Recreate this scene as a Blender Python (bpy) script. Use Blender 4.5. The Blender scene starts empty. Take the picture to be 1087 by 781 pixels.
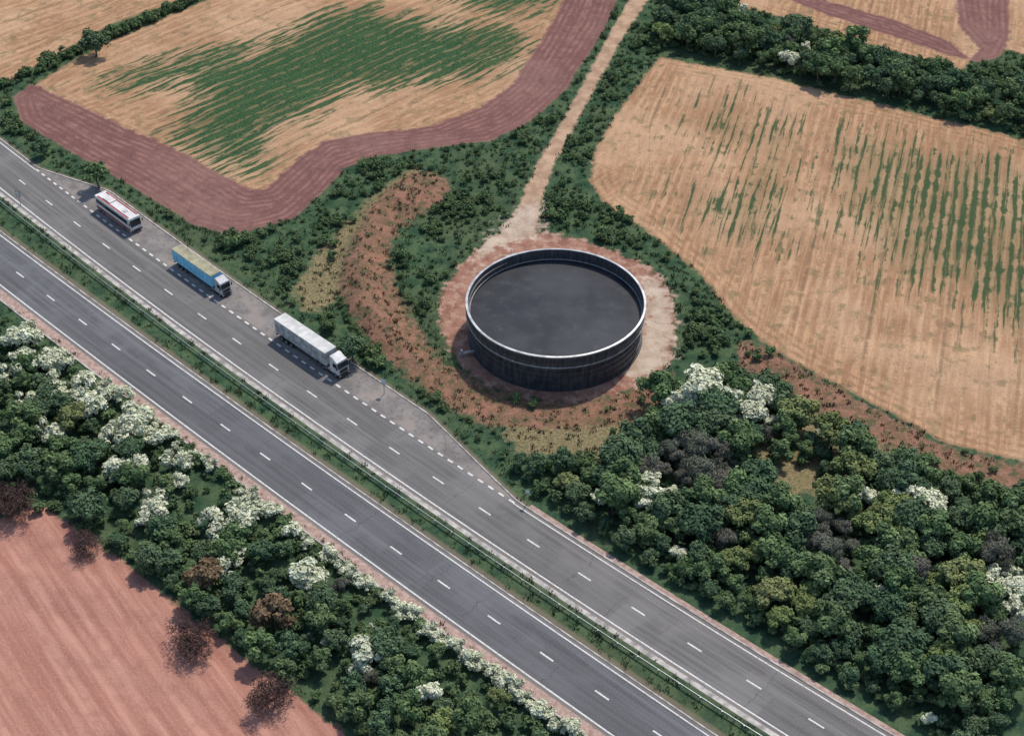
import bpy, math, random
import numpy as np
from mathutils import Vector, Matrix
rng = np.random.default_rng(7); random.seed(7)
scene = bpy.context.scene
COL = scene.collection

# ------------------------------------------------------------------ survey grid
CAM_H, PITCH, FPX = 155.0, math.radians(39.5), 1700.0
cp, sp = math.cos(PITCH), math.sin(PITCH)
def G(u, v, z=0.0):
    """aerial-survey control point -> metres on the ground"""
    a = (u-543.5)/FPX; b = (390.5-v)/FPX
    dx, dy, dz = a, cp+b*sp, -sp+b*cp
    t = (CAM_H-z)/-dz
    return np.array([dx*t, dy*t])
def GL(L): return np.array([G(u, v) for u, v in L])
def smooth_closed(P, k=5):
    n = len(P); out = []
    for i in range(n):
        p0, p1, p2, p3 = P[i-1], P[i], P[(i+1) % n], P[(i+2) % n]
        for j in range(k):
            t = j/k
            out.append(0.5*((2*p1)+(-p0+p2)*t+(2*p0-5*p1+4*p2-p3)*t*t+(-p0+3*p1-3*p2+p3)*t**3))
    return np.array(out)
def sdf(poly, P):
    d = np.full(len(P), 1e9); ins = np.zeros(len(P), bool); n = len(poly)
    for i in range(n):
        a = poly[i]; b = poly[(i+1) % n]; e = b-a; w = P-a
        t = np.clip((w@e)/max(e@e, 1e-9), 0, 1)
        d = np.minimum(d, np.hypot(w[:, 0]-e[0]*t, w[:, 1]-e[1]*t))
        if abs(e[1]) > 1e-12:
            c = (a[1] > P[:, 1]) != (b[1] > P[:, 1])
            ins ^= c & (P[:, 0] < e[0]*(P[:, 1]-a[1])/e[1]+a[0])
    return np.where(ins, d, -d)

Z = {}
def zone(key, L, sm=True):
    P = GL(L); Z.setdefault(key, []).append(smooth_closed(P) if sm else P)
zone('stubble', [(-120,-150),(-120,140),(0,92),(62,58),(108,30),(205,-4),(300,-60),(360,-150)], False)
zone('stubble', [(14,104),(62,76),(115,44),(222,0),(330,-60),(620,-60),(612,-10),(585,45),(550,95),(515,125),(462,145),(400,152),(350,162),(318,185),(285,212),(262,215),(200,178),(130,146),(72,120),(38,100)], False)
zone('stubble', [(700,61),(800,80),(900,103),(1000,128),(1100,152),(1280,190),(1280,540),(1100,492),(1000,468),(900,414),(828,378),(782,340),(742,290),(692,248),(642,216),(626,190),(632,160),(655,120),(682,85)], False)
zone('stubble', [(752,-60),(758,-2),(840,22),(930,48),(1020,75),(1035,60),(1060,50),(1120,70),(1250,110),(1250,-80),(1000,-100)], False)
zone('plough', [(14,102),(30,90),(42,92),(75,108),(130,134),(200,164),(265,202),(282,200),(312,172),(345,150),(400,140),(460,134),(510,114),(545,88),(574,45),(598,0),(620,-40),(672,-40),(655,0),(645,25),(625,58),(600,96),(560,130),(520,150),(460,158),(402,165),(366,178),(345,202),(310,231),(268,246),(240,249),(205,238),(130,192),(60,152),(22,128)], False)
zone('plough', [(850,-30),(880,2),(950,22),(1010,45),(1030,62),(1040,52),(1018,30),(1012,-30),(1070,-30),(1072,40),(1060,62),(1040,66),(1000,56),(940,36),(870,14),(820,-6)], False)
zone('crop', [(178,72),(262,52),(330,20),(382,6),(470,22),(556,34),(565,52),(510,82),(430,92),(370,100),(330,125),(285,150),(272,178),(240,180),(178,142),(205,105)])
zone('crop', [(110,84),(180,58),(260,46),(300,40),(250,70),(180,92),(130,98)])
zone('crop', [(420,-30),(560,-30),(600,-10),(560,14),(500,8)])
zone('cropr', [(720,205),(780,200),(800,150),(830,130),(845,160),(830,240),(812,262),(770,250)])
zone('cropr', [(890,140),(960,150),(1090,170),(1160,260),(1150,360),(1060,345),(990,300),(940,290),(905,240),(880,190)])
zone('cropr', [(735,120),(790,112),(800,150),(760,150)])
zone('red', [(-150,560),(0,552),(45,538),(85,566),(130,596),(180,636),(240,682),(290,722),(350,766),(400,800),(480,900),(-150,900)], False)
zone('track', [(705,-60),(688,0),(664,35),(640,78),(612,130),(588,175),(574,215),(570,246),(560,262),(540,258),(530,248),(545,232),(556,205),(572,172),(600,122),(626,76),(648,34),(668,0),(682,-60)], False)
zone('pad', [(466,340),(470,308),(492,280),(516,258),(545,244),(580,246),(640,262),(690,285),(712,312),(718,345),(712,382),(690,404),(655,419),(600,426),(550,419),(508,402),(480,374)])
zone('scrub', [(440,184),(476,192),(470,214),(434,236),(414,268),(424,310),(446,350),(476,388),(545,416),(620,424),(684,410),(712,398),(704,440),(640,452),(560,456),(500,444),(438,402),(392,362),(362,312),(372,268),(402,214)])
zone('scrub', [(786,362),(850,390),(900,416),(1000,470),(1090,494),(1250,540),(1250,572),(1090,524),(1000,500),(930,470),(860,436),(800,410)])
zone('drygrass', [(312,312),(340,268),(388,218),(432,182),(446,188),(404,222),(372,270),(360,316),(330,330)])
zone('drygrass', [(800,395),(880,425),(950,470),(900,520),(830,520),(800,480),(790,430)])
zone('drygrass', [(540,440),(640,446),(700,430),(690,470),(600,486),(548,474)])
zone('lightpad', [(682,292),(706,306),(716,345),(708,384),(676,402),(660,380),(684,340)])
zone('lightpad', [(545,225),(572,215),(574,246),(545,256),(520,270),(505,282),(515,258)])

class CLine:
    def __init__(s, L):
        P = GL(L); c = np.polyfit(P[:, 0], P[:, 1], 2)
        x = np.linspace(-190, 170, 4000); y = np.polyval(c, x)
        q = np.concatenate([[0], np.cumsum(np.hypot(np.diff(x), np.diff(y)))])
        s.s = np.arange(0, q[-1], 1.0); s.x = np.interp(s.s, q, x); s.y = np.interp(s.s, q, y)
        dx = np.gradient(s.x); dy = np.gradient(s.y); l = np.hypot(dx, dy)
        s.tx, s.ty = dx/l, dy/l
    def at(s, st, off=0):
        x = np.interp(st, s.s, s.x); y = np.interp(st, s.s, s.y); tx = np.interp(st, s.s, s.tx); ty = np.interp(st, s.s, s.ty)
        return x-ty*off, y+tx*off
    def head(s, st): return math.atan2(np.interp(st, s.s, s.ty), np.interp(st, s.s, s.tx))
    def station(s, u, v):
        p = G(u, v); return s.s[np.argmin((s.x-p[0])**2+(s.y-p[1])**2)]
    def offs(s, P):
        o = np.empty(len(P)); st = np.empty(len(P))
        for k in range(0, len(P), 20000):
            Q = P[k:k+20000]
            d = (Q[:, 0:1]-s.x[None])**2+(Q[:, 1:2]-s.y[None])**2
            i = d.argmin(1)
            o[k:k+20000] = (Q[:, 0]-s.x[i])*-s.ty[i]+(Q[:, 1]-s.y[i])*s.tx[i]; st[k:k+20000] = s.s[i]
            far = np.sqrt(d[np.arange(len(Q)), i])
            o[k:k+20000] = np.where(far > np.abs(o[k:k+20000])+3, far, o[k:k+20000])
        return o, st
NEAR = CLine([(0,276),(38,304),(201,426),(425,588),(515,651),(619,722),(700,781)])
FAR = CLine([(0,178),(77,232),(227,341),(413,475),(505,541),(612,607),(733,684),(800,727),(893,781)])
HW = 4.35
LB0, LB1, LB2, LB3 = FAR.station(40,180), FAR.station(92,212), FAR.station(440,450), FAR.station(548,535)
def layw(st): return 5.2*np.interp(st, [LB0, LB1, LB2, LB3], [0, 1, .85, 0])

def roadd(P):
    of, sf = FAR.offs(P); on, _ = NEAR.offs(P)
    d = np.maximum(HW+0.6-np.abs(of), HW+0.8-np.abs(on))
    lb = np.minimum(of+HW, HW+layw(sf)+0.6-of)
    return np.maximum(d, lb), of, on, sf
def zsd(key, P): return np.max([sdf(p, P) for p in Z[key]], axis=0)
_w = [(rng.uniform(-1, 1), rng.uniform(-1, 1), rng.uniform(0, 6.28)) for _ in range(18)]
def wob(P, L):
    o = np.zeros(len(P))
    for i, (a, b, c) in enumerate(_w[:9]):
        k = (2*math.pi/L)*(0.6+0.25*i); n = math.hypot(a, b)
        o += np.sin(P[:, 0]*a/n*k+P[:, 1]*b/n*k+c)/(1+0.35*i)
    return o/3.0
ridge = GL([(448,196),(408,228),(384,272),(386,322),(412,366),(458,404)])
TC = G(590,319,6.8)
def height(P, rd=None):
    if rd is None: rd = roadd(P)[0]
    d = np.full(len(P), 1e9)
    for a, b in zip(ridge[:-1], ridge[1:]):
        e = b-a; w = P-a; t = np.clip((w@e)/(e@e), 0, 1)
        d = np.minimum(d, np.hypot(w[:, 0]-e[0]*t, w[:, 1]-e[1]*t))
    h = 1.9*np.exp(-(d/3.0)**2)
    h += 0.35*wob(P, 22)+0.14*wob(P+55, 5)
    r = np.hypot(P[:, 0]-TC[0], P[:, 1]-TC[1])
    k = np.clip((r-18)/5, 0, 1)*np.clip((-rd-3.2)/7, 0, 1)
    k = k*k*(3-2*k)
    return h*k

class NB:
    def __init__(s, name):
        s.m = bpy.data.materials.new(name); s.m.use_nodes = True
        s.t = s.m.node_tree; s.n = s.t.nodes; s.b = s.n['Principled BSDF']
        s.b.inputs['Roughness'].default_value = 0.9; s.b.inputs['Specular IOR Level'].default_value = 0.2
    def diffuse(s):
        d = s.n.new('ShaderNodeBsdfDiffuse'); s.t.links.new(d.outputs[0], s.n['Material Output'].inputs[0]); s.n.remove(s.b); s.b = d
        return s
    def set(s, sock, v):
        if isinstance(v, bpy.types.NodeSocket): s.t.links.new(v, sock)
        elif isinstance(v, (tuple, list)) and sock.type == 'RGBA': sock.default_value = (*v[:3], 1)
        else: sock.default_value = v
    def math(s, op, a, b=0.0, c=None, clamp=False):
        n = s.n.new('ShaderNodeMath'); n.operation = op; n.use_clamp = clamp
        s.set(n.inputs[0], a); s.set(n.inputs[1], b)
        if c is not None: s.set(n.inputs[2], c)
        return n.outputs[0]
    def mix(s, f, a, b, mode='MIX'):
        n = s.n.new('ShaderNodeMix'); n.data_type = 'RGBA'; n.blend_type = mode
        s.set(n.inputs[0], f); s.set(n.inputs[6], a); s.set(n.inputs[7], b); return n.outputs[2]
    def pos(s):
        return s.n.new('ShaderNodeNewGeometry').outputs['Position']
    def obj(s):
        return s.n.new('ShaderNodeTexCoord').outputs['Object']
    def noise(s, vec, scale, detail=4, rough=0.55, dist=0):
        n = s.n.new('ShaderNodeTexNoise'); s.set(n.inputs['Vector'], vec); n.inputs['Scale'].default_value = scale
        n.noise_dimensions = '2D' if getattr(s, 'two_d', False) else '3D'
        n.inputs['Detail'].default_value = detail; n.inputs['Roughness'].default_value = rough; n.inputs['Distortion'].default_value = dist
        return n.outputs[0]
    def attr(s, name):
        n = s.n.new('ShaderNodeAttribute'); n.attribute_name = name; return n.outputs['Fac']
    def rng(s, v, a, b, c=0.0, d=1.0):
        n = s.n.new('ShaderNodeMapRange'); n.interpolation_type = 'SMOOTHSTEP'
        s.set(n.inputs[0], v); n.inputs[1].default_value = a; n.inputs[2].default_value = b; n.inputs[3].default_value = c; n.inputs[4].default_value = d
        return n.outputs[0]
    def dot(s, v, w):
        n = s.n.new('ShaderNodeVectorMath'); n.operation = 'DOT_PRODUCT'; s.set(n.inputs[0], v); n.inputs[1].default_value = w
        return n.outputs['Value']
    def comb(s, x, y, z=0.0):
        n = s.n.new('ShaderNodeCombineXYZ'); s.set(n.inputs[0], x); s.set(n.inputs[1], y); s.set(n.inputs[2], z); return n.outputs[0]
    def bump(s, h, st=0.5, dist=0.1):
        n = s.n.new('ShaderNodeBump'); n.inputs['Strength'].default_value = st; n.inputs['Distance'].default_value = dist
        s.set(n.inputs['Height'], h); s.t.links.new(n.outputs[0], s.b.inputs['Normal'])
    def col(s, c): s.set(s.b.inputs[0], c)

def plain(name, c, rough=0.6, metal=0.0, spec=0.4, var=0.25, scale=3.0):
    m = NB(name); o = m.obj(); f = m.noise(o, scale, 5)
    d = tuple(x*(1-var) for x in c); l = tuple(min(1, x*(1+var)) for x in c)
    m.col(m.mix(m.rng(f, 0.3, 0.7), d, l)); m.b.inputs['Roughness'].default_value = rough
    m.b.inputs['Metallic'].default_value = metal; m.b.inputs['Specular IOR Level'].default_value = spec
    return m.m

# ------------------------------------------------------------------ ground
fx = np.arange(-140, 140.01, 0.8); fy = np.arange(100, 350.01, 0.8)
def tail(a, sgn):
    out = []; st = 1.2; x = a
    while abs(x-a) < 4000: x += sgn*st; out.append(x); st *= 1.25
    return out
gx = np.concatenate([tail(-140, -1)[::-1], fx, tail(140, 1)]); gy = np.concatenate([tail(100, -1)[::-1], fy, tail(350, 1)])
X, Y = np.meshgrid(gx, gy); P = np.stack([X.ravel(), Y.ravel()], 1)
rd, of, on, sf = roadd(P)
hz = height(P, rd)
nx, ny = len(gx), len(gy)
idx = np.arange(nx*ny).reshape(ny, nx)
F = np.stack([idx[:-1, :-1], idx[:-1, 1:], idx[1:, 1:], idx[1:, :-1]], -1).reshape(-1, 4)
me = bpy.data.meshes.new('ground')
V = np.column_stack([P, hz])
def fast_mesh(me, V, F):
    me.vertices.add(len(V)); me.vertices.foreach_set('co', np.asarray(V, np.float32).ravel())
    k = F.shape[1]
    me.loops.add(F.size); me.loops.foreach_set('vertex_index', F.astype(np.int32).ravel())
    me.polygons.add(len(F)); me.polygons.foreach_set('loop_start', np.arange(0, F.size, k, dtype=np.int32))
    me.update(calc_edges=True)
fast_mesh(me, V, F)
me.polygons.foreach_set('use_smooth', np.ones(len(F), bool))
for k in Z:
    a = me.attributes.new('d_'+k, 'FLOAT', 'POINT'); a.data.foreach_set('value', np.clip(zsd(k, P), -30, 30).astype(np.float32))
a = me.attributes.new('d_road', 'FLOAT', 'POINT'); a.data.foreach_set('value', np.clip(rd, -30, 30).astype(np.float32))
ground = bpy.data.objects.new('ground', me); COL.objects.link(ground)

def rowdir(p, q):
    d = G(*q)-G(*p); d /= np.linalg.norm(d); return (d[0], d[1], 0), (-d[1], d[0], 0)
m = NB('ground_soil_and_grass').diffuse(); m.two_d = True; p = m.pos()
n_big = m.noise(p, 0.045, 2); n_mid = m.noise(p, 0.35, 4, 0.6); n_fine = m.noise(p, 2.2, 4, 0.75); n_edge = m.noise(p, 0.6, 3, 0.6)
def mask(key, w=0.5, amp=2.2, off=0.0):
    e = m.math('MULTIPLY', m.math('SUBTRACT', n_edge, 0.5), amp)
    return m.rng(m.math('ADD', m.attr('d_'+key), e), -w+off, w+off)
rough = m.mix(m.rng(n_mid, 0.3, 0.7), (.034,.075,.044), (.092,.140,.070))
rough = m.mix(m.rng(n_big, 0.5, 0.75, 0, .35), rough, (.13,.14,.07))
rough = m.mix(m.rng(n_fine, 0.55, 0.75, 0, .5), rough, (.15,.165,.09))
rough = m.mix(m.rng(n_fine, 0.45, 0.3, 0, .6), rough, (.025,.052,.033))
c = rough
a1, b1 = rowdir((200,150), (470,30)); a2, b2 = rowdir((812,260), (846,140))
def streak(al, ac, fa, fb, det=3):
    v = m.comb(m.math('MULTIPLY', m.dot(p, ac), fa), m.math('MULTIPLY', m.dot(p, al), fb)); return m.noise(v, 1.0, det, 0.6)
def rows(ac, period, wobv=0.8):
    ph = m.math('MULTIPLY_ADD', m.dot(p, ac), 2*math.pi/period, m.math('MULTIPLY', n_mid, wobv*2)); return m.math('MULTIPLY_ADD', m.math('SINE', ph), 0.5, 0.5)
east = m.rng(m.dot(p, (1, 0, 0)), 12, 26)
west = m.math('SUBTRACT', 1.0, east)
st1, st2 = streak(a1, b1, 1.0, 0.09, 4), streak(a2, b2, 1.3, 0.07, 4)
sst = m.math('ADD', m.math('MULTIPLY', st1, west), m.math('MULTIPLY', st2, east))
r1, r2 = rows(b1, 2.3, .5), rows(b2, 1.7, .5)
rr = m.math('ADD', m.math('MULTIPLY', r1, west), m.math('MULTIPLY', r2, east))
hl = m.math('MULTIPLY_ADD', m.math('SINE', m.math('MULTIPLY_ADD', m.attr('d_stubble'), 4.2, n_mid)), 0.5, 0.5)
hm = m.rng(m.math('ADD', m.attr('d_stubble'), m.math('MULTIPLY', n_edge, 3)), 5.2, 7.6)
rr = m.math('ADD', m.math('MULTIPLY', rr, hm), m.math('MULTIPLY', hl, m.math('SUBTRACT', 1.0, hm)))
stub = m.mix(m.rng(sst, 0.32, 0.66), (.37,.21,.12), (.56,.345,.205))
stub = m.mix(m.math('MULTIPLY', m.math('MULTIPLY', rr, 0.75), m.rng(n_edge, .3, .65)), stub, (.29,.165,.095))
stub = m.mix(m.rng(n_big, 0.4, 0.7, 0, .5), stub, (.62,.41,.26))
stub = m.mix(m.rng(n_fine, 0.52, 0.75, 0, .55), stub, (.23,.145,.085))
stub = m.mix(m.rng(m.math('ADD', n_mid, m.math('MULTIPLY', sst, .6)), 0.84, 1.02, 0, .55), stub, (.17,.155,.08))
tram = m.math('FRACT', m.math('MULTIPLY', m.math('ADD', m.math('MULTIPLY', m.dot(p, b1), west), m.math('MULTIPLY', m.dot(p, b2), east)), 1/11.5))
tm = m.math('MULTIPLY', m.rng(tram, 0.0, .02), m.rng(tram, .07, .045)); tm = m.math('MULTIPLY', tm, m.math('MULTIPLY', hm, m.rng(n_edge, .3, .5)))
stub = m.mix(m.math('MULTIPLY', tm, .55), stub, (.22,.15,.09))
c = m.mix(mask('stubble'), c, stub)
# a thin green flush between the rows, then the denser rows themselves
c = m.mix(m.math('MULTIPLY', m.math('MULTIPLY', m.rng(m.math('ADD', m.attr('d_crop'), m.math('MULTIPLY', m.math('SUBTRACT', st1, .5), 18)), -1, 5), .62), mask('stubble')), c, (.085,.115,.05))
c = m.mix(m.math('MULTIPLY', m.math('MULTIPLY', m.rng(m.math('ADD', m.attr('d_cropr'), m.math('MULTIPLY', m.math('SUBTRACT', st2, .5), 26)), -2, 7), .42), mask('stubble')), c, (.16,.155,.075))
crop = m.mix(m.rng(n_fine, 0.35, 0.7), (.024,.066,.034), (.075,.13,.055))
crop = m.mix(m.rng(st1, .55, .7, 0, .5), crop, (.10,.14,.06))
k1 = m.rng(m.math('ADD', m.math('MULTIPLY', m.attr('d_crop'), 0.11), m.math('MULTIPLY', m.math('SUBTRACT', st1, 0.5), 5.5)), -0.4, 0.4)
rw1 = m.math('ADD', m.math('MULTIPLY', r1, 1.0), m.math('ADD', m.math('MULTIPLY', m.math('SUBTRACT', n_edge, .5), 1.5), m.math('ADD', m.math('MULTIPLY', m.math('SUBTRACT', st1, .5), 1.6), m.math('MULTIPLY', m.attr('d_crop'), .025))))
k1 = m.math('MULTIPLY', k1, m.rng(rw1, .05, .5, .3, 1))
c = m.mix(m.math('MULTIPLY', k1, m.math('MULTIPLY', mask('stubble'), m.rng(m.attr('d_crop'), -7, 0))), c, crop)
k2 = m.rng(m.math('ADD', m.math('MULTIPLY', m.attr('d_cropr'), 0.07), m.math('MULTIPLY', m.math('SUBTRACT', st2, 0.5), 7.0)), -0.1, 0.8)
k2 = m.math('MULTIPLY', k2, m.rng(m.math('ADD', r2, m.math('MULTIPLY', m.math('SUBTRACT', n_mid, .5), 2.4)), .1, .7))
c = m.mix(m.math('MULTIPLY', m.math('MULTIPLY', k2, 0.92), m.math('MULTIPLY', mask('stubble'), m.rng(m.attr('d_cropr'), -16, 2))), c, (.05,.09,.042))
fur = m.math('MULTIPLY_ADD', m.math('SINE', m.math('MULTIPLY_ADD', m.attr('d_plough'), 5.0, m.math('MULTIPLY', n_mid, 2.0))), 0.5, 0.5)
pl = m.mix(m.math('MULTIPLY', fur, m.rng(n_mid, .3, .7)), (.19,.095,.086), (.31,.165,.14)); pl = m.mix(m.rng(n_big, .4, .7, 0, .5), pl, (.29,.165,.14))
pl = m.mix(m.rng(n_fine, .5, .8, 0, .5), pl, (.35,.22,.17)); pl = m.mix(m.rng(n_edge, .5, .7, 0, .4), pl, (.14,.075,.07))
c = m.mix(mask('plough', .4, 1.6), c, pl)
a3, b3 = rowdir((0,600), (120,781)); st3 = streak(a3, b3, 0.8, 0.04, 4); r3 = rows(b3, 3.2, .5)
red = m.mix(m.rng(st3, .3, .7), (.39,.18,.135), (.54,.285,.215)); red = m.mix(m.math('MULTIPLY', r3, .22), red, (.31,.14,.11)); red = m.mix(m.rng(n_mid, .45, .75, 0, .45), red, (.33,.155,.12)); red = m.mix(m.rng(n_fine, .5, .75, 0, .4), red, (.60,.35,.27))
c = m.mix(mask('red', .4, 2.0), c, red)
sc = m.mix(m.rng(n_mid, .3, .65), (.31,.16,.11), (.18,.115,.07)); sc = m.mix(m.rng(n_fine, .5, .75, 0, .8), sc, (.42,.25,.18)); sc = m.mix(m.rng(n_edge, .54, .64, 0, .7), sc, (.075,.10,.05))
c = m.mix(mask('drygrass', 1.0, 5), c, m.mix(m.rng(n_fine, .35, .7), (.15,.14,.07), (.34,.26,.15)))
c = m.mix(mask('scrub', .7, 6), c, sc)
tr = m.mix(m.rng(n_mid, .3, .7), (.38,.245,.165), (.54,.37,.25)); tr = m.mix(m.rng(n_fine, .55, .8, 0, .5), tr, (.28,.18,.12))
c = m.mix(mask('track', .4, 1.6), c, tr)
pd = m.mix(m.rng(n_mid, .3, .65), (.26,.125,.09), (.40,.22,.16)); pd = m.mix(m.rng(n_fine, .5, .8, 0, .5), pd, (.18,.10,.075)); pd = m.mix(m.rng(n_edge, .48, .66, 0, .65), pd, (.48,.33,.25))
c = m.mix(mask('pad', .5, 3.4), c, pd)
c = m.mix(mask('lightpad', 1.2, 7), c, m.mix(m.rng(n_mid, .3, .7), (.42,.31,.23), (.58,.47,.37)))
c = m.mix(m.math('MULTIPLY', m.rng(m.attr('d_road'), -.5, .1), .6), c, (.24,.185,.14))
m.col(c)
m.bump(n_fine, .55, .3)
me.materials.append(m.m)

# ------------------------------------------------------------------ roads
def obj_from(name, V, F, mat, parent=None, attrs=None, smooth=False):
    me = bpy.data.meshes.new(name); me.from_pydata([tuple(map(float, v)) for v in V], [], [tuple(int(i) for i in f) for f in F])
    for k, vals in (attrs or {}).items():
        a = me.attributes.new(k, 'FLOAT', 'POINT'); a.data.foreach_set('value', np.asarray(vals, np.float32))
    for mt in (mat if isinstance(mat, list) else [mat]): me.materials.append(mt)
    if smooth: me.polygons.foreach_set('use_smooth', np.ones(len(me.polygons), bool))
    o = bpy.data.objects.new(name, me); COL.objects.link(o)
    if parent: o.parent = parent
    return o
def empty(name, loc=(0, 0, 0), rz=0):
    e = bpy.data.objects.new(name, None); e.location = loc; e.rotation_euler = (0, 0, rz); e.empty_display_size = .5; COL.objects.link(e); return e
def ribbon(name, cl, o1, o2, z, mat, s0=None, s1=None, parent=None, skirt=0.0, step=2.0):
    s0 = 1 if s0 is None else s0; s1 = cl.s[-1]-1 if s1 is None else s1
    S = np.linspace(s0, s1, max(2, int((s1-s0)/step)+1))
    A = o1(S) if callable(o1) else np.full(len(S), o1); B = o2(S) if callable(o2) else np.full(len(S), o2)
    cols = [(A, z-skirt)] if skirt else []
    k = 5
    for j in range(k+1): cols.append((A+(B-A)*j/k, z))
    if skirt: cols.append((B, z-skirt))
    V = []; ac = []; al = []
    for off, zz in cols:
        x, y = cl.at(S, off); V.append(np.stack([x, y, np.full(len(S), zz)], 1)); ac.append(off); al.append(S)
    n = len(S); V = np.concatenate(V); Fc = []
    for j in range(len(cols)-1):
        for i in range(n-1): Fc.append((j*n+i, j*n+i+1, (j+1)*n+i+1, (j+1)*n+i))
    return obj_from(name, V, Fc, mat, parent, {'across': np.concatenate(ac), 'along': np.concatenate(al)})
def asphalt(name, base, warm=0.0):
    m = NB(name); m.two_d = True; p = m.pos(); ac = m.attr('across'); al = m.attr('along')
    v = m.comb(m.math('MULTIPLY', ac, 1.6), m.math('MULTIPLY', al, .035)); s1 = m.noise(v, 1.0, 4, .65)
    big = m.noise(p, .12, 4); fine = m.noise(p, 5.0, 3, .75)
    b = base; d = tuple(x*.7 for x in b); l = tuple(x*1.3 for x in b)
    c = m.mix(m.rng(s1, .3, .7), d, l)
    w = m.math('MULTIPLY_ADD', m.math('COSINE', m.math('MULTIPLY', ac, 2*math.pi/1.85)), .5, .5)
    c = m.mix(m.math('MULTIPLY', w, .25), c, tuple(x*.6 for x in b))
    c = m.mix(m.rng(big, .45, .65, 0, .5), c, tuple(x*1.4 for x in b))
    pn = m.noise(m.comb(m.math('FLOOR', m.math('MULTIPLY', al, 1/23.0)), m.math('FLOOR', m.math('MULTIPLY', m.math('ADD', ac, 21.75), 1/4.35))), 3.7, 0)
    c = m.mix(m.rng(pn, .45, .62, 0, .38), c, tuple(x*.65 for x in b))
    cr = m.math('FRACT', m.math('MULTIPLY_ADD', m.noise(p, .5, 3), .25, m.math('MULTIPLY', al, 1/7.3))); c = m.mix(m.math('MULTIPLY', m.rng(cr, .98, .99), m.rng(big, .4, .6, 0, .5)), c, (.04,.04,.04))
    c = m.mix(m.rng(fine, .4, .75, 0, .4), c, tuple(x*1.6 for x in b))
    ed = m.rng(m.math('ADD', m.math('ABSOLUTE', ac), m.math('MULTIPLY', big, .5)), 3.9, 4.6, 0, .6); c = m.mix(ed, c, (.26,.22,.19))
    m.col(c); m.b.inputs['Roughness'].default_value = .85; return m.m
asp_far = asphalt('asphalt_worn', (.158,.151,.146)); asp_near = asphalt('asphalt_dark', (.124,.124,.130))
m = NB('layby_surface'); p = m.pos(); c = m.mix(m.rng(m.noise(p, .3, 5), .3, .7), (.17,.155,.146), (.27,.245,.225)); c = m.mix(m.rng(m.noise(p, 1.5, 5), .5, .7, 0, .7), c, (.12,.11,.105)); c = m.mix(m.rng(m.noise(p, .18, 5), .5, .62, 0, .6), c, (.33,.28,.245)); m.col(c); lay_m = m.m
m = NB('road_paint'); p = m.pos(); c = m.mix(m.rng(m.noise(p, 3.5, 5, .7), .45, .7, 0, .75), (.70,.69,.66), (.24,.23,.22)); m.col(c); paint = m.m
m = NB('pink_gravel'); p = m.pos(); c = m.mix(m.rng(m.noise(p, 1.2, 5, .7), .3, .7), (.29,.19,.155), (.52,.38,.32)); m.col(c); gravel = m.m
conc = plain('concrete_channel', (.42,.39,.36), .9, var=.4, scale=.8)

road_n = ribbon('road', NEAR, -HW, HW, .04, asp_near, skirt=.08)
road_f = ribbon('road', FAR, -HW, HW, .04, asp_far, skirt=.08)
ribbon('layby_pavement', FAR, HW+.003, lambda S: HW+np.maximum(layw(S), .01), .035, lay_m, LB0, LB3, parent=road_f, skirt=.08)
ribbon('gravel_verge', NEAR, -HW-1.5, -HW-.003, .03, gravel, skirt=.06)
ribbon('kerb', NEAR, -HW-1.75, -HW-1.503, .13, conc, skirt=.15)
ribbon('drainage_channel', FAR, -HW-.75, -HW-.003, .03, conc, skirt=.06)
ribbon('kerb', FAR, lambda S: HW+np.maximum(layw(S), .01)+.003, lambda S: HW+np.maximum(layw(S), .01)+.22, .14, conc, skirt=.15)
ribbon('gravel_verge', FAR, HW+.24, HW+1.0, .03, gravel, LB3+2, None, skirt=.06)
ribbon('kerb', NEAR, HW+.003, HW+.2, .12, conc, skirt=.15)
mk = .048
for cl, rdp in ((NEAR, road_n), (FAR, road_f)):
    ribbon('edge_line_a', cl, -HW+.45, -HW+.68, mk, paint, parent=rdp)
    if cl is NEAR: ribbon('edge_line_b', cl, HW-.65, HW-.45, mk, paint, parent=rdp)
    else:
        ribbon('edge_line_b', cl, HW-.65, HW-.45, mk, paint, None, LB0, parent=rdp)
        ribbon('edge_line_c', cl, HW-.65, HW-.45, mk, paint, LB3, None, parent=rdp)
def dashes(name, cl, off, w, length, mod, s0, s1, parent):
    V = []; Fc = []; s = s0
    while s < s1:
        q = len(V)
        for ss, oo in ((s, off-w/2), (s+length, off-w/2), (s+length, off+w/2), (s, off+w/2)):
            x, y = cl.at(ss, oo); V.append((x, y, mk))
        Fc.append((q, q+1, q+2, q+3)); s += mod
    return obj_from(name, V, Fc, paint, parent)
for cl, rdp in ((NEAR, road_n), (FAR, road_f)):
    dashes('lane_dashes', cl, 0, .24, 2.2, 9, 3, cl.s[-1]-5, rdp)
dashes('layby_dashes', FAR, HW-.4, .32, 1.0, 2.0, LB0, LB3, road_f)
steel = plain('galvanised_steel', (.42,.43,.43), .45, .6, .5, var=.2)
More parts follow.
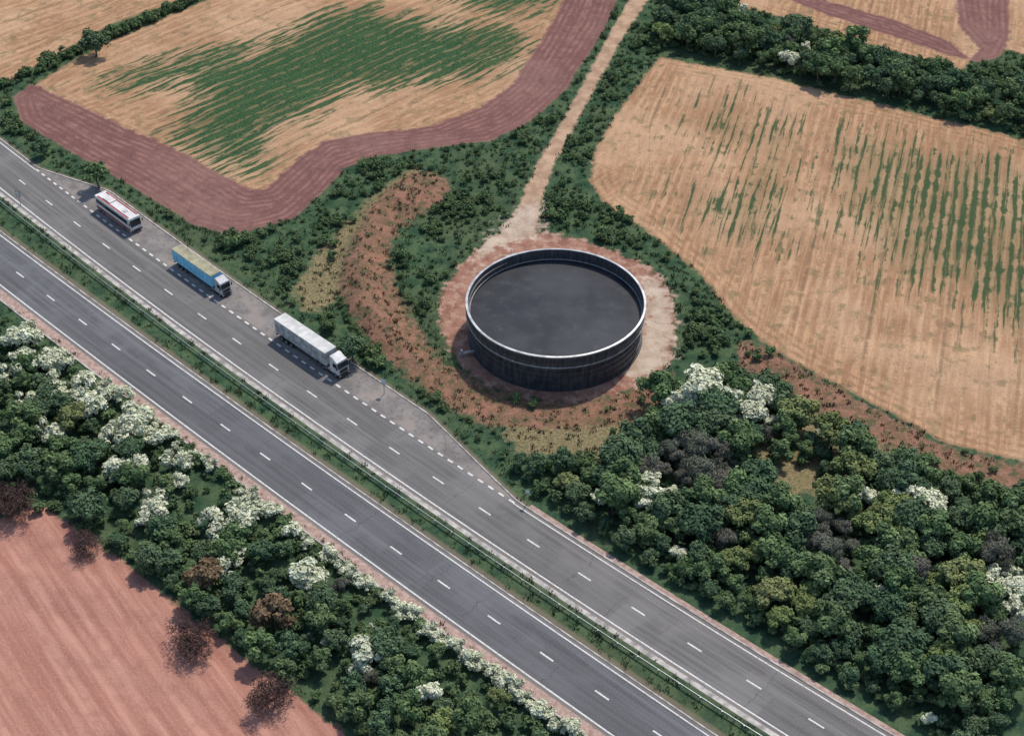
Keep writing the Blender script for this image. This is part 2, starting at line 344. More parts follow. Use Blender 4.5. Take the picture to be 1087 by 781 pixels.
def barrier(cl, off):
    S = np.arange(2, cl.s[-1]-2, 1.6); prof = [(0, .42), (.06, .47), (.0, .53), (.0, .58), (.06, .64), (.0, .70), (-.05, .70), (-.05, .42)]
    V = []; Fc = []; n = len(S)
    for a, z in prof:
        x, y = cl.at(S, off+a); V += [(x[i], y[i], z) for i in range(n)]
    k = len(prof)
    for j in range(k):
        for i in range(n-1): Fc.append((j*n+i, j*n+i+1, ((j+1) % k)*n+i+1, ((j+1) % k)*n+i))
    for s in S[::2]:
        h = cl.head(s); x0, y0 = cl.at(s, off-.12); c, sn = math.cos(h), math.sin(h); q = len(V)
        for z in (-.1, .68):
            for a, b in ((-.06, -.05), (.06, -.05), (.06, .05), (-.06, .05)): V.append((x0+a*c-b*sn, y0+a*sn+b*c, z))
        Fc += [(q, q+1, q+5, q+4), (q+1, q+2, q+6, q+5), (q+2, q+3, q+7, q+6), (q+3, q, q+4, q+7), (q+4, q+5, q+6, q+7)]
    return obj_from('crash_barrier', V, Fc, steel)
barrier(FAR, -HW-1.9)

# ------------------------------------------------------------------ storage tank
def lathe(name, prof, mat, parent, seg=160, closed=False):
    V = []; Fc = []
    for r, z in prof:
        for i in range(seg):
            a = 2*math.pi*i/seg; V.append((r*math.cos(a), r*math.sin(a), z))
    k = len(prof)
    for j in range(k if closed else k-1):
        for i in range(seg):
            a, b = j*seg, ((j+1) % k)*seg; Fc.append((a+i, a+(i+1) % seg, b+(i+1) % seg, b+i))
    return obj_from(name, V, Fc, mat, parent, smooth=False)
def tank_mat(name, base, light):
    m = NB(name); o = m.obj(); sx = m.n.new('ShaderNodeSeparateXYZ'); m.t.links.new(o, sx.inputs[0])
    ang = m.math('ARCTAN2', sx.outputs[1], sx.outputs[0])
    v = m.comb(m.math('MULTIPLY', ang, 26.0), m.math('MULTIPLY', sx.outputs[2], .35)); s = m.noise(v, 1.0, 5, .65)
    pan = m.math('FRACT', m.math('MULTIPLY', ang, 36/6.2832)); seam = m.rng(pan, .0, .04, .6, 0)
    c = m.mix(m.rng(s, .35, .75), base, light); c = m.mix(seam, c, (.015,.015,.017))
    m.col(c); m.b.inputs['Roughness'].default_value = .5; m.b.inputs['Specular IOR Level'].default_value = .4; return m.m
t_dark = tank_mat('tank_dark_steel', (.030,.031,.036), (.10,.10,.107)); t_lt = tank_mat('tank_light_steel', (.22,.22,.225), (.40,.40,.40))
rimm = plain('tank_rim', (.50,.50,.50), .45, .3, var=.3, scale=.7)
tank = empty('storage_tank', (TC[0], TC[1], 0)); R = 13.35
prof = [(R+.25, -.05), (R+.25, .3), (R, .3)]
for z in (1.35, 2.45, 3.45):
    prof += [(R, z), (R+.16, z+.02), (R+.16, z+.14), (R, z+.16)]
prof += [(R, 4.25), (R+.4, 4.45), (R+.4, 4.6)]
lathe('lower_wall', prof, t_dark, tank)
lathe('light_band', [(R+.40, 4.603), (R+.48, 4.62), (R+.48, 4.84), (R+.40, 4.86)], t_lt, tank)
lathe('collar_wall', [(R+.40, 4.862), (R+.40, 5.7), (R+.5, 5.73), (R+.5, 5.83), (R+.40, 5.86), (R+.40, 6.7)], t_dark, tank)
lathe('rim', [(R+.5, 6.6), (R+.5, 6.8), (R+.2, 6.83), (R+.14, 6.78), (R+.14, 6.6)], rimm, tank)
lathe('inner_wall', [(R+.13, 6.75), (R+.08, 6.0), (R-.1, 5.97), (R-.1, 5.85), (R+.02, 5.8), (R+.02, 4.5)], t_dark, tank)
lathe('inner_ring', [(R-.02, 5.15), (R-.2, 5.15), (R-.2, 5.02), (R-.02, 5.0)], t_lt, tank)
m = NB('tank_contents'); o = m.obj(); c = m.mix(m.rng(m.noise(o, .12, 4, .6), .35, .65), (.024,.026,.032), (.050,.052,.059)); c = m.mix(m.rng(m.noise(o, .5, 6, .7), .55, .72, 0, .5), c, (.085,.085,.09))
m.col(c); m.b.inputs['Roughness'].default_value = .4; m.bump(m.noise(o, .8, 4), .15, .1)
k = 160; obj_from('contents_surface', [((R+.01)*math.cos(2*math.pi*i/k), (R+.01)*math.sin(2*math.pi*i/k), 4.75) for i in range(k)], [tuple(range(k))], m.m, tank)

def bxf(V, Fc, c, s, R_=None):
    q = len(V)
    for z in (-1, 1):
        for a, b in ((-1, -1), (1, -1), (1, 1), (-1, 1)):
            p = Vector((a*s[0]/2, b*s[1]/2, z*s[2]/2))
            if R_: p = R_ @ p
            V.append((c[0]+p[0], c[1]+p[1], c[2]+p[2]))
    Fc += [(q+3, q+2, q+1, q), (q+4, q+5, q+6, q+7), (q, q+1, q+5, q+4), (q+1, q+2, q+6, q+5), (q+2, q+3, q+7, q+6), (q+3, q, q+4, q+7)]
V = []; Fc = []
la = math.radians(118)
for sgn in (-.25, .25):
    rr_ = R+.75; t = la+sgn/rr_
    bxf(V, Fc, (rr_*math.cos(t), rr_*math.sin(t), 3.9), (.07, .07, 7.8))
for z in np.arange(.3, 7.3, .3): bxf(V, Fc, ((R+.75)*math.cos(la), (R+.75)*math.sin(la), z), (.04, .5, .04), Matrix.Rotation(la, 3, 'Z'))
bxf(V, Fc, ((R+.95)*math.cos(la), (R+.95)*math.sin(la), 6.1), (1.0, 1.8, .1), Matrix.Rotation(la, 3, 'Z'))
obj_from('access_ladder', V, Fc, steel, tank)
V = []; Fc = []
lb = math.radians(-160)
bxf(V, Fc, ((R+1.2)*math.cos(lb), (R+1.2)*math.sin(lb), .5), (2.4, .35, .35), Matrix.Rotation(lb, 3, 'Z')); bxf(V, Fc, ((R+2.0)*math.cos(lb), (R+2.0)*math.sin(lb), .8), (.3, .6, .9), Matrix.Rotation(lb, 3, 'Z'))
obj_from('outlet_valve', V, Fc, hub if False else steel, tank)

# ------------------------------------------------------------------ vehicles
import bmesh
def part(name, parent, boxes, mat, bev=0.0, taper=None):
    bm = bmesh.new()
    for c, s in boxes:
        r = bmesh.ops.create_cube(bm, size=1.0)
        for v in r['verts']:
            v.co = Vector((v.co.x*s[0]+c[0], v.co.y*s[1]+c[1], v.co.z*s[2]+c[2]))
    if taper: taper(bm)
    if bev: bmesh.ops.bevel(bm, geom=bm.edges[:], offset=bev, segments=2, affect='EDGES', profile=.6)
    me = bpy.data.meshes.new(name); bm.to_mesh(me); bm.free(); me.materials.append(mat)
    o = bpy.data.objects.new(name, me); COL.objects.link(o); o.parent = parent; return o
def wheels(parent, xs, y, mat_t, mat_h, r=.5, w=.3):
    for nm, rr, ww, mt in (('tyres', r, w, mat_t), ('wheel_hubs', r*.55, w+.03, mat_h)):
        bm = bmesh.new()
        for x in xs:
            for sg in (-1, 1):
                bmesh.ops.create_cone(bm, cap_ends=True, segments=20, radius1=rr, radius2=rr, depth=ww, matrix=Matrix.Translation((x, sg*y, r+.04)) @ Matrix.Rotation(math.pi/2, 4, 'X'))
        me = bpy.data.meshes.new(nm); bm.to_mesh(me); bm.free(); me.materials.append(mt)
        o = bpy.data.objects.new(nm, me); COL.objects.link(o); o.parent = parent
rubber = plain('tyre_rubber', (.02,.02,.02), .8); hub = plain('hub_grey', (.3,.3,.3), .5, .5)
glass = plain('vehicle_glass', (.02,.025,.03), .12, 0, .6, var=.1)
chas = plain('chassis_black', (.03,.03,.032), .6)
white = plain('white_vehicle_paint', (.66,.65,.63), .4, var=.15, scale=.7)
cabgrey = plain('cab_silver_paint', (.46,.46,.47), .4, var=.15)
blue = plain('blue_curtain', (.22,.60,.84), .6, var=.15, scale=.6); olive = plain('dirty_trailer_roof', (.34,.31,.19), .8, var=.3, scale=.5)
greyroof = plain('pale_trailer_roof', (.60,.59,.56), .7, var=.2, scale=.5)
greyside = plain('grey_trailer_side', (.42,.42,.42), .6, var=.4, scale=.9); redp = plain('coach_red', (.35,.06,.05), .4); lamp = plain('orange_lens', (.6,.2,.05), .3)
def stand(u, v):
    p_ = G(u, v)[None]; o, s = FAR.offs(p_); return float(s[0]), float(np.clip(o[0], HW+1.7, HW+3.6))
def lorry(u, v, body, roof, cab, scl):
    st, off = stand(u, v)
    x, y = FAR.at(st, off); e = empty('articulated_lorry', (x, y, 0), FAR.head(st)); e.scale = (scl,)*3
    part('trailer_body', e, [((-1.5, 0, 2.6), (13.4, 2.5, 2.65))], body, .05)
    part('trailer_roof', e, [((-1.5, 0, 3.95), (13.42, 2.52, .12))], roof, .03)
    part('roof_bows', e, [((xx, 0, 4.02), (.08, 2.3, .04)) for xx in np.arange(-7.4, 5, 1.32)], cab)
    part('trailer_frame', e, [((-1.5, 0, 1.18), (13.2, 1.0, .2)), ((-8.1, 0, .7), (.12, 2.3, .25))], chas, .01)
    part('side_guards', e, [((-.9, s*1.18, z), (5.2, .05, .12)) for s in (-1, 1) for z in (.6, .95)]+[((2.4, s*.8, .6), (.12, .12, 1.0)) for s in (-1, 1)], chas)
    part('curtain_posts', e, [((xx, s*1.262, 2.55), (.07, .02, 2.5)) for xx in np.arange(-8.0, 5.2, 1.32) for s in (-1, 1)], roof)
    part('rear_doors', e, [((-8.225, s*.6, 2.55), (.04, 1.12, 2.45)) for s in (-1, 1)]+[((-8.26, s*.3, 2.55), (.04, .04, 2.4)) for s in (-1, 1)], white, .01)
    part('tail_lamps', e, [((-8.2, s*1.0, .75), (.06, .4, .14)) for s in (-1, 1)], lamp)
    part('tractor_chassis', e, [((5.6, 0, .85), (5.6, .95, .3)), ((5.9, 1.0, .65), (1.1, .5, .55)), ((5.9, -1.0, .65), (1.1, .5, .55))], chas, .03)
    def tp(bm):
        for v in bm.verts:
            if v.co.z > 2.8 and v.co.x > 7: v.co.x -= .35
            if v.co.z > 3.3: v.co.y *= .92
    part('cab', e, [((7.25, 0, 2.1), (2.2, 2.45, 2.5))], cab, .1, tp)
    def tr_(bm):
        for v in bm.verts:
            if v.co.z > 3.5 and v.co.x > 7: v.co.x -= 1.1
    part('wind_deflector', e, [((6.95, 0, 3.62), (1.6, 2.15, .55))], cab, .06, tr_)
    def tw(bm):
        for v in bm.verts:
            if v.co.z > 2.6: v.co.x -= .24
    part('windscreen', e, [((8.33, 0, 2.55), (.06, 2.15, .95))], glass, .01, tw)
    part('side_windows', e, [((7.5, s*1.21, 2.55), (.95, .06, .75)) for s in (-1, 1)], glass, .01)
    part('bumper', e, [((8.3, 0, .65), (.4, 2.45, .6))], chas, .06)
    part('grille', e, [((8.37, 0, 1.45), (.05, 1.7, .65))], chas, .01)
    part('head_lamps', e, [((8.5, s*.95, .75), (.04, .35, .2)) for s in (-1, 1)], white)
    part('mirrors', e, [((8.3, s*1.42, 2.5), (.15, .22, .7)) for s in (-1, 1)], chas, .03)
    part('fuel_tank', e, [((5.2, s*.95, .75), (1.0, .55, .5)) for s in (-1, 1)], hub, .08)
    wheels(e, [-6.6, -5.3, -4.0, 4.4, 7.5], 1.08, rubber, hub)
    return e
lorry(212, 298, blue, olive, cabgrey, .80)
lorry(326, 380, greyside, greyroof, white, .90)
def coach(u, v, scl):
    st, off = stand(u, v)
    x, y = FAR.at(st, off); e = empty('coach', (x, y, 0), FAR.head(st)); e.scale = (scl,)*3
    def tp(bm):
        for v in bm.verts:
            if v.co.z > 2.5 and v.co.x > 5: v.co.x -= .35
    part('body', e, [((0, 0, 1.85), (12.0, 2.5, 2.9))], white, .14, tp)
    part('lower_skirt', e, [((0, s*1.255, .9), (11.5, .03, .55)) for s in (-1, 1)], redp)
    part('side_windows', e, [((-.3, s*1.245, 2.3), (10.6, .06, .85)) for s in (-1, 1)], glass, .02)
    part('window_pillars', e, [((xx, s*1.28, 2.3), (.09, .02, .87)) for xx in np.arange(-5, 5, 1.45) for s in (-1, 1)], chas)
    def tw(bm):
        for v in bm.verts:
            if v.co.z > 2.5: v.co.x -= .27
    part('windscreen', e, [((5.97, 0, 2.2), (.08, 2.2, 1.3))], glass, .03, tw)
    part('rear_window', e, [((-6.0, 0, 2.45), (.06, 1.9, .7))], glass, .02)
    part('roof_units', e, [((-2.6, 0, 3.4), (2.4, 1.5, .25)), ((2.8, 0, 3.36), (.8, .8, .14))], greyroof, .06)
    part('roof_stripe', e, [((0, s*.95, 3.31), (10.5, .35, .02)) for s in (-1, 1)], redp)
    part('bumpers', e, [((5.95, 0, .65), (.25, 2.4, .45)), ((-5.95, 0, .65), (.25, 2.4, .45))], chas, .05)
    part('mirrors', e, [((6.0, s*1.4, 2.4), (.15, .2, .5)) for s in (-1, 1)], chas, .03)
    part('head_lamps', e, [((6.09, s*.9, .8), (.04, .4, .2)) for s in (-1, 1)], hub)
    wheels(e, [-3.6, -4.8, 3.7], 1.12, rubber, hub)
coach(126, 234, .9)
def sign(u, v, mat, w=.9, h=1.2):
    p_ = G(u, v); e = empty('road_sign', (p_[0], p_[1], 0), math.radians(-25))
    part('post', e, [((0, 0, 1.2), (.09, .09, 2.8))], steel); part('panel', e, [((0, -.07, 2.4), (w, .04, h))], mat, .01); part('panel_border', e, [((0, -.095, 2.4), (w*.8, .01, h*.8))], white)
sign(22, 218, redp); sign(408, 418, blue, .7, .9); sign(560, 535, blue, .6, .6)

# ------------------------------------------------------------------ vegetation
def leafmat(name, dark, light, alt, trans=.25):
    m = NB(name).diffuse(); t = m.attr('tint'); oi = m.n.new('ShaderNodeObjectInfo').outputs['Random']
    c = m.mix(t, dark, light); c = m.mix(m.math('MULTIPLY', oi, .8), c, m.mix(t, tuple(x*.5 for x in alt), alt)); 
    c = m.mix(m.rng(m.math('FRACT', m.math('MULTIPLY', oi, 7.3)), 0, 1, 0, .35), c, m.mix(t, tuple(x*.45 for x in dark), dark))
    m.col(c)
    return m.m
L_green = leafmat('foliage_green', (.050,.100,.048), (.21,.30,.125), (.20,.27,.125))
L_dark = leafmat('foliage_dark', (.038,.080,.048), (.140,.220,.115), (.165,.225,.12))
L_lime = leafmat('foliage_lime', (.09,.14,.05), (.30,.37,.14), (.32,.33,.15))
L_brown = leafmat('foliage_russet', (.10,.07,.04), (.32,.21,.13), (.24,.19,.11))
L_twig = leafmat('bare_twigs', (.10,.098,.08), (.31,.295,.24), (.22,.25,.18), .1)
L_purp = leafmat('copper_twigs', (.065,.042,.042), (.20,.125,.105), (.155,.10,.09), .1)
L_blos = leafmat('blossom', (.50,.53,.34), (.84,.85,.65), (.76,.78,.56), .15)
L_scrub = leafmat('bramble_leaves', (.048,.095,.048), (.165,.24,.11), (.19,.24,.11))
L_grass = leafmat('grass_blades', (.048,.095,.05), (.14,.195,.09), (.16,.18,.095))
L_dry = leafmat('dry_grass_blades', (.16,.12,.07), (.40,.30,.19), (.27,.23,.14))
bark = plain('bark', (.11,.09,.07), .95, var=.4)

def frustum(V, Fc, a, b, ra, rb, n=6):
    a, b = Vector(a), Vector(b); d = (b-a).normalized(); u = d.orthogonal().normalized(); w = d.cross(u); q = len(V)
    for c_, r in ((a, ra), (b, rb)):
        for i in range(n):
            t = 2*math.pi*i/n; V.append(tuple(c_+(u*math.cos(t)+w*math.sin(t))*r))
    for i in range(n): Fc.append((q+i, q+(i+1) % n, q+n+(i+1) % n, q+n+i))
def make_tree(name, seed, h, cr, nleaf, ls, leaf, blossom=0.0, blmat=None, trunk=True, lobes=14, twig=False, flat=.8):
    r = np.random.default_rng(seed); V = []; Fc = []
    base = h*.28 if trunk else .15*h; ch = h-base; cz = base+ch*.5
    LC = []
    for i in range(lobes):
        d = r.normal(size=3); d /= np.linalg.norm(d); k = r.uniform(.35, .9)
        LC.append((d[0]*cr*k, d[1]*cr*k, cz+d[2]*ch*.5*k*flat+.0, cr*r.uniform(.22, .48)))
    top = Vector((r.normal()*.15*cr, r.normal()*.15*cr, cz))
    tr = .028*h
    if trunk or twig:
        frustum(V, Fc, (0, 0, -.3), (top.x*.4, top.y*.4, base), tr*1.3, tr, 8); frustum(V, Fc, (top.x*.4, top.y*.4, base), top, tr, tr*.55, 7)
        for l in LC:
            s_ = Vector((top.x*.4, top.y*.4, base)).lerp(top, r.uniform(0, .9)); frustum(V, Fc, s_, l[:3], tr*.42, tr*.12, 5)
    else:
        for l in LC[:6]: frustum(V, Fc, (0, 0, -.1), l[:3], tr*.5, tr*.15, 5)
    nb = len(Fc); nvb = len(V)
    wts = np.array([l[3]**2 for l in LC]); wts /= wts.sum(); li = r.choice(lobes, nleaf, p=wts)
    C = np.array([l[:3] for l in LC])[li]; RR = np.array([l[3] for l in LC])[li]; tl = r.uniform(-.3, .3, lobes)[li]
    D = r.normal(size=(nleaf, 3)); D /= np.linalg.norm(D, axis=1, keepdims=True)
    D[:, 2] = np.where(r.random(nleaf) < .55, np.abs(D[:, 2]), D[:, 2])
    rad = RR*(r.random(nleaf)**.35)*r.uniform(.85, 1.2, nleaf)
    Cn = C+D*rad[:, None]*np.array([1, 1, .85])
    Cn[:, 2] = np.maximum(Cn[:, 2], .12*h*r.random(nleaf))
    N = D+np.array([0, 0, .35])+r.normal(size=(nleaf, 3))*.42; N /= np.linalg.norm(N, axis=1, keepdims=True)
    A = np.cross(N, r.normal(size=(nleaf, 3))); A /= np.linalg.norm(A, axis=1, keepdims=True); B = np.cross(N, A)
    sz = ls*r.uniform(.55, 1.35, nleaf)[:, None]; wd = .12 if twig else .65
    Q = np.stack([Cn-A*sz, Cn+B*sz*wd+N*sz*.12, Cn+A*sz, Cn-B*sz*wd+N*sz*.12], 1).reshape(-1, 3)
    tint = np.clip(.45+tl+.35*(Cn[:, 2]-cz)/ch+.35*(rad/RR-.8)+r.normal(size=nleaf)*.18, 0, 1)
    FF = np.arange(nleaf*4).reshape(-1, 4)+nvb
    me = bpy.data.meshes.new(name); Vall = np.concatenate([np.array(V).reshape(-1, 3), Q])
    me.from_pydata(Vall.tolist(), [], [tuple(f) for f in Fc]+FF.tolist())
    a = me.attributes.new('tint', 'FLOAT', 'POINT'); a.data.foreach_set('value', np.concatenate([np.full(nvb, .5), np.repeat(tint, 4)]).astype(np.float32))
    me.materials.append(bark); me.materials.append(leaf); me.materials.append(blmat or leaf)
    bl = (r.random(nleaf) < blossom*np.clip(.55+1.0*(Cn[:, 2]-base)/ch+tl*1.5, 0, 1.4)) & (rad/RR > .5)
    me.polygons.foreach_set('material_index', np.concatenate([np.zeros(nb), np.where(bl, 2, 1)]).astype(np.int32))
    me.update(); return me
def proto(cname, meshes):
    c = bpy.data.collections.new(cname)
    for i, me in enumerate(meshes):
        o = bpy.data.objects.new('%s_%02d' % (cname, i), me); c.objects.link(o)
    return c
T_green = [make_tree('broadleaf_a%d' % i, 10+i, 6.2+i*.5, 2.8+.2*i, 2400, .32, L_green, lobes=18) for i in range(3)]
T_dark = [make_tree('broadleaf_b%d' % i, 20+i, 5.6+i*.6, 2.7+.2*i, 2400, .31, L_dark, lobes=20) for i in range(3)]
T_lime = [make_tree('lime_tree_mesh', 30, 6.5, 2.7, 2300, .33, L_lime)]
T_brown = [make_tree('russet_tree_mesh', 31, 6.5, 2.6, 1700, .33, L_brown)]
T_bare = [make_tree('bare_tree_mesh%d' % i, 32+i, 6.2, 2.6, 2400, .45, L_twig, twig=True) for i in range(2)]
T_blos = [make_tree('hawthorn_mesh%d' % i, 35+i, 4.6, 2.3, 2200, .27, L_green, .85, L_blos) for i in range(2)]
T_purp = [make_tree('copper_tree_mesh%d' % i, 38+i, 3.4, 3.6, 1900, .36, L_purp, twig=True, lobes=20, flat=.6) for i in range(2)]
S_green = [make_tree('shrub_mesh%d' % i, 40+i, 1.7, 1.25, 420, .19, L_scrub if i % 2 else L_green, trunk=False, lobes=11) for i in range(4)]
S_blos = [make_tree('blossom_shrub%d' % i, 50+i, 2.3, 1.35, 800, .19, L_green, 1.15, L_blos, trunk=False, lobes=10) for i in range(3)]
def tuft(name, seed, mat, n=14, h=.45, sp_=.5):
    r = np.random.default_rng(seed); V = []; Fc = []; T = []
    for i in range(n):
        a = r.uniform(0, 6.28); x, y = r.normal()*sp_*.5, r.normal()*sp_*.5; hh = h*r.uniform(.5, 1.2); w = .06+.05*r.random(); lx, ly = r.normal()*.3*hh, r.normal()*.3*hh; q = len(V)
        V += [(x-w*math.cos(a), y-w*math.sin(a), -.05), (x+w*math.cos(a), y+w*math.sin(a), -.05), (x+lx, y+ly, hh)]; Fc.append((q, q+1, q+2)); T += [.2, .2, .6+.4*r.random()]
    me = bpy.data.meshes.new(name); me.from_pydata(V, [], Fc); a = me.attributes.new('tint', 'FLOAT', 'POINT'); a.data.foreach_set('value', np.array(T, np.float32)); me.materials.append(mat); return me
def scatter(name, pts, rz, sc, ix, coll):
    me = bpy.data.meshes.new(name); me.from_pydata(pts.tolist(), [], [])
    for k, t, v in (('rz', 'FLOAT', rz), ('sc', 'FLOAT', sc), ('ix', 'INT', ix)):
        a = me.attributes.new(k, t, 'POINT'); a.data.foreach_set('value', np.asarray(v, np.int32 if t == 'INT' else np.float32))
    o = bpy.data.objects.new(name, me); COL.objects.link(o)
    ng = bpy.data.node_groups.new(name+'_scatter', 'GeometryNodeTree')
    ng.interface.new_socket('Geometry', in_out='INPUT', socket_type='NodeSocketGeometry'); ng.interface.new_socket('Geometry', in_out='OUTPUT', socket_type='NodeSocketGeometry')
    n = ng.nodes; l = ng.links; gi = n.new('NodeGroupInput'); go = n.new('NodeGroupOutput'); ci = n.new('GeometryNodeCollectionInfo'); iop = n.new('GeometryNodeInstanceOnPoints')
    ci.inputs['Collection'].default_value = coll; ci.inputs['Separate Children'].default_value = True; ci.inputs['Reset Children'].default_value = True
    def na(k, t):
        q = n.new('GeometryNodeInputNamedAttribute'); q.data_type = t; q.inputs[0].default_value = k; return [s for s in q.outputs if s.enabled and s.name == 'Attribute'][0]
    cx = n.new('ShaderNodeCombineXYZ'); l.new(na('rz', 'FLOAT'), cx.inputs[2])
    l.new(gi.outputs[0], iop.inputs['Points']); l.new(ci.outputs[0], iop.inputs['Instance']); iop.inputs['Pick Instance'].default_value = True
    l.new(na('ix', 'INT'), iop.inputs['Instance Index']); l.new(cx.outputs[0], iop.inputs['Rotation']); l.new(na('sc', 'FLOAT'), iop.inputs['Scale']); l.new(iop.outputs[0], go.inputs[0])
    md = o.modifiers.new('scatter', 'NODES'); md.node_group = ng; return o
def darts(poly, spacing, tries=9000, r=rng, ex=None, inset=.0):
    lo, hi = poly.min(0), poly.max(0); Q = lo+(hi-lo)*r.random((tries, 2)); Q = Q[sdf(poly, Q) > inset]
    if ex is not None: Q = Q[ex(Q)]
    out = []; cell = {}
    for q in Q:
        c = (int(q[0]//spacing), int(q[1]//spacing)); ok = True
        for i in (-1, 0, 1):
            for j in (-1, 0, 1):
                for w in cell.get((c[0]+i, c[1]+j), ()):
                    if (w[0]-q[0])**2+(w[1]-q[1])**2 < spacing**2: ok = False
        if ok: cell.setdefault(c, []).append(q); out.append(q)
    return np.array(out)
def place(name, Q, sc, ix, coll):
    z = height(Q)-.02; scatter(name, np.column_stack([Q, z]), rng.uniform(0, 6.28, len(Q)), sc, ix, coll)

def clear(mn): return lambda Q: (roadd(Q)[0] < -mn) & (np.abs(Q[:, 0]) < Q[:, 1]*.4+10) & (Q[:, 1] > 104)
all_m = T_green+T_dark+T_lime+T_brown+T_bare+T_blos
CT = proto('woodland_trees', all_m)
CS = proto('verge_shrubs', S_green+S_blos)
W1 = GL([(-120,255),(0,338),(60,382),(130,438),(300,568),(450,690),(600,800),(680,880),(470,880),(405,790),(350,758),(240,674),(130,588),(60,545),(0,545),(-120,560)])
W2 = GL([(548,498),(610,492),(690,476),(700,430),(760,404),(815,415),(850,455),(960,505),(1100,545),(1260,600),(1260,900),(1060,860),(960,790),(850,722),(760,664),(650,600),(590,560)])
W3 = GL([(695,14),(725,-2),(770,14),(850,42),(950,72),(1030,96),(1075,76),(1120,92),(1250,130),(1250,180),(1100,142),(1000,120),(900,95),(800,72),(735,54),(700,50)])
def near(Q, u, v, r_): c = G(u, v); return np.hypot(Q[:, 0]-c[0], Q[:, 1]-c[1]) < r_
def pick(Q, w):
    return rng.choice(12, len(Q), p=np.array(w)/sum(w))
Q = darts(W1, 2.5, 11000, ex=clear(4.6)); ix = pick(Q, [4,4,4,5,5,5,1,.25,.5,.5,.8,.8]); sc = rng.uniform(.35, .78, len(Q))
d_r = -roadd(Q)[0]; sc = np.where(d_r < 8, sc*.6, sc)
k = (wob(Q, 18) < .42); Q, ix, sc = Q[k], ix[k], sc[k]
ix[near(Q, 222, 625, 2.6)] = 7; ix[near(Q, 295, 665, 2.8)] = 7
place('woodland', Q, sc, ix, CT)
Q = darts(W2, 2.4, 16000, ex=clear(2.6)); ix = pick(Q, [5,5,5,5,5,5,1.4,.1,.9,.9,.4,.4]); sc = rng.uniform(.42, 1.0, len(Q)); d_r = -roadd(Q)[0]; sc = np.where(d_r < 6, sc*.6, sc)
for u, v, r_ in ((730,510,6.5), (885,585,5), (1060,690,3)):
    s_ = near(Q, u, v, r_); ix[s_] = rng.integers(8, 10, s_.sum())
for u, v, r_ in ((838,640,4), (935,560,4), (790,600,2.5), (560,520,2), (1000,640,3)): ix[near(Q, u, v, r_)] = 6
for u, v, r_ in ((740,430,4.5), (800,450,3.5), (690,530,2.8), (1075,640,4), (975,545,2.6)):
    s_ = near(Q, u, v, r_); ix[s_] = rng.integers(10, 12, s_.sum()); sc[s_] *= 1.15
keep = ~near(Q, 848, 520, 5) & ~near(Q, 810, 500, 3); Q, ix, sc = Q[keep], ix[keep], sc[keep]
place('woodland', Q, sc, ix, CT)
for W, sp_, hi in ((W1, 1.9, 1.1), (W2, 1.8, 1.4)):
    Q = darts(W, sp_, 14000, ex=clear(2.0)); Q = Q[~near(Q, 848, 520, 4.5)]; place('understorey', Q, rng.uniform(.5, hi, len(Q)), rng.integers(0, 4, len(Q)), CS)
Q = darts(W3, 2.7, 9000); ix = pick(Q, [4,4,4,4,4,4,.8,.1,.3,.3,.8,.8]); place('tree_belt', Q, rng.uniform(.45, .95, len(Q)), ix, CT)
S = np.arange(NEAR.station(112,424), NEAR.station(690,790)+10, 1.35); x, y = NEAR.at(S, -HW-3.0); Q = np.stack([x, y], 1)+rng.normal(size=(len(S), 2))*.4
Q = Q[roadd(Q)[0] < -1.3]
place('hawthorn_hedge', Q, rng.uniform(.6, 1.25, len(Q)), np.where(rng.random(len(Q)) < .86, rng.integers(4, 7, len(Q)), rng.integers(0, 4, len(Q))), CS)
pt = [(18,345),(34,362),(60,395),(88,418),(100,440),(126,468),(140,505),(165,545),(255,552),(270,520),(195,500),(150,452),(175,470),(50,430),(20,400),(240,600),(330,620),(380,700),(60,470)]
Q = GL(pt)
Q = np.concatenate([Q+rng.normal(size=Q.shape)*1.3 for _ in range(4)]+[Q]); Q = Q[roadd(Q)[0] < -3.0]; place('hawthorn_thicket', Q, rng.uniform(.9, 1.9, len(Q)), rng.integers(4, 7, len(Q)), CS)
L = GL([(-60,118),(0,92),(60,66),(100,46),(160,22),(215,-2),(280,-30)]); Q = []
for a, b in zip(L[:-1], L[1:]):
    n = int(np.linalg.norm(b-a)/.9)+1; t = rng.random(n)[:, None]; Q.append(a+(b-a)*t+rng.normal(size=(n, 2))*.5)
Q = np.concatenate(Q); place('field_hedge', Q, rng.uniform(.6, 1.3, len(Q)), rng.integers(0, 4, len(Q)), CS)
keys = [k for k in Z if k not in ('crop', 'cropr', 'lightpad', 'drygrass')]
def rough_pts(n, mn):
    Q = np.column_stack([rng.uniform(-135, 135, n), rng.uniform(108, 335, n)])
    Q = Q[np.abs(Q[:, 0]) < Q[:, 1]*.38+6]
    Q = Q[(sdf(W2, Q) < 0) & (sdf(W1, Q) < 0)]
    k = np.ones(len(Q), bool)
    for key in keys:
        if key == 'scrub': continue
        k &= zsd(key, Q) < -mn
    k &= roadd(Q)[0] < -mn
    r_ = np.hypot(Q[:, 0]-TC[0], Q[:, 1]-TC[1]); k &= r_ > 15.5
    return Q[k]
Q = rough_pts(44000, .7)
med = (FAR.offs(Q)[0] < 0) & (NEAR.offs(Q)[0] > 0); scr = zsd('scrub', Q) > -.5; dry = zsd('drygrass', Q) > -.5
wv = wob(Q, 14)
dens = np.clip(.5+.45*wv+.25*wob(Q+9, 5), .08, 1); dens[scr] *= .08; dens[dry] *= .1; dens[med] = 0
rdd = -roadd(Q)[0]; dens[rdd < 2.0] *= .1
kk = rng.random(len(Q)) < dens; Qs = Q[kk]
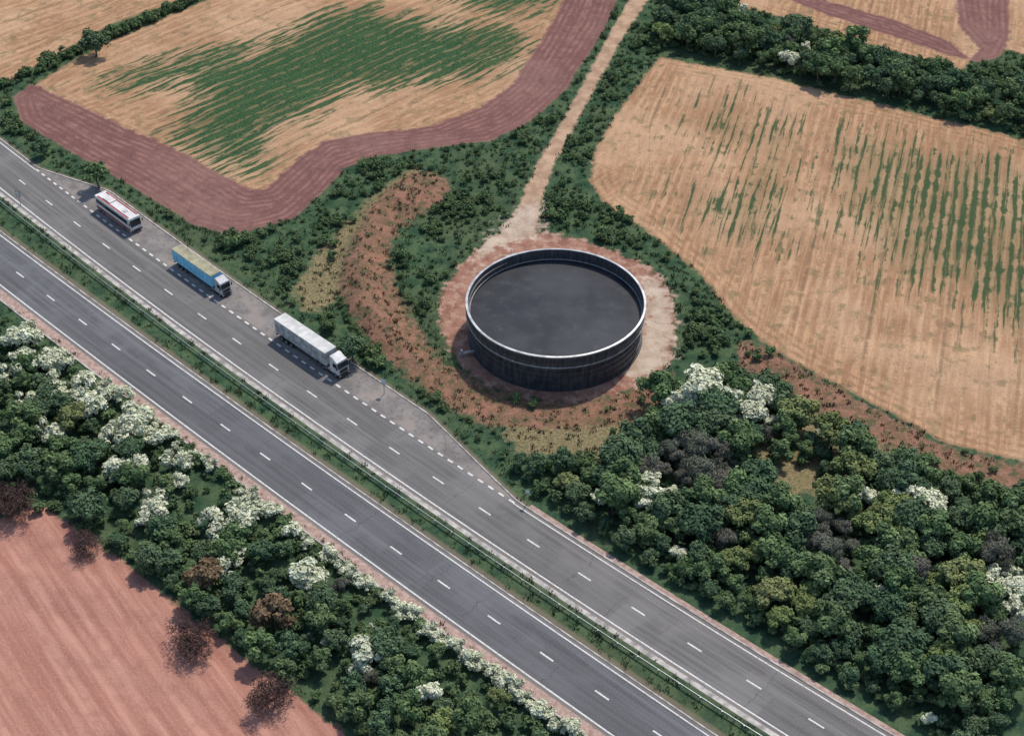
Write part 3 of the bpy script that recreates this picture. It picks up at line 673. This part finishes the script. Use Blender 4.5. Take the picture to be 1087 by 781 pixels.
place('bramble_thicket', Qs, rng.uniform(.25, .85, len(Qs))*(.85+.7*np.clip(wv[kk], -.5, 1)), rng.integers(0, 4, len(Qs)), CS)
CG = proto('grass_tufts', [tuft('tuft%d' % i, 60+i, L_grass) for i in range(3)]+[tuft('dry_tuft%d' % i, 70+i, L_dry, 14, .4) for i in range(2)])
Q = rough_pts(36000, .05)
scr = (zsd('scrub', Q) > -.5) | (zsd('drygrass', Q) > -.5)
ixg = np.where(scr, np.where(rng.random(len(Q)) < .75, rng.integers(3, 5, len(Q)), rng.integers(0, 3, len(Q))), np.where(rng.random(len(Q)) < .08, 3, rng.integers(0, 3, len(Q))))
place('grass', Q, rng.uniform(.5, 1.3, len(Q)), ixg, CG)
def single(name, me, u, v, s):
    p_ = G(u, v); o = bpy.data.objects.new(name, me); o.location = (p_[0], p_[1], float(height(p_[None])[0])-.05); o.scale = (s,)*3; o.rotation_euler = (0, 0, random.uniform(0, 6)); COL.objects.link(o)
single('broadleaf_tree', T_green[1], 106, 200, .8); single('broadleaf_tree', T_dark[0], 46, 166, .6); single('broadleaf_tree', T_dark[1], 102, 60, .95)
single('broadleaf_tree', T_dark[2], 374, 384, .7); single('broadleaf_tree', T_green[0], 350, 352, .4)
single('hawthorn_tree', T_blos[0], 738, 432, 1.5); single('hawthorn_tree', T_blos[1], 715, 440, 1.1); single('hawthorn_tree', T_blos[1], 768, 440, 1.2)
single('copper_tree', T_purp[0], 205, 690, 1.0); single('copper_tree', T_purp[1], 285, 750, .95); single('copper_tree', T_purp[0], 14, 545, 1.1); single('copper_tree', T_purp[1], 92, 584, .7)
single('russet_tree', T_brown[0], 218, 628, .9); single('russet_tree', T_brown[0], 292, 668, .9)

# ------------------------------------------------------------------ light, camera
az = math.atan2(.5, .85); el = math.radians(57)
w = bpy.data.worlds.new('World'); scene.world = w; w.use_nodes = True
sky = w.node_tree.nodes.new('ShaderNodeTexSky'); sky.sky_type = 'NISHITA'; sky.sun_disc = False; sky.sun_elevation = el; sky.sun_rotation = az
bg = w.node_tree.nodes['Background']; w.node_tree.links.new(sky.outputs[0], bg.inputs[0]); bg.inputs[1].default_value = .15
sd = bpy.data.lights.new('sun', 'SUN'); sd.energy = 3.3; sd.angle = math.radians(2.5); sd.color = (1, .93, .83)
so = bpy.data.objects.new('sun', sd); COL.objects.link(so)
dirv = Vector((math.sin(az)*math.cos(el), math.cos(az)*math.cos(el), math.sin(el))); so.rotation_euler = dirv.to_track_quat('Z', 'Y').to_euler(); so.location = (0, 200, 120)
cam = bpy.data.cameras.new('camera'); cam.sensor_width = 36; cam.lens = FPX/1087*36; cam.clip_end = 9000; cam.clip_start = 1
co = bpy.data.objects.new('camera', cam); co.location = (0, 0, CAM_H); co.rotation_euler = (math.pi/2-PITCH, 0, 0); COL.objects.link(co); scene.camera = co
scene.view_settings.view_transform = 'Standard'; scene.view_settings.look = 'None'; scene.view_settings.exposure = 0; scene.view_settings.gamma = 1
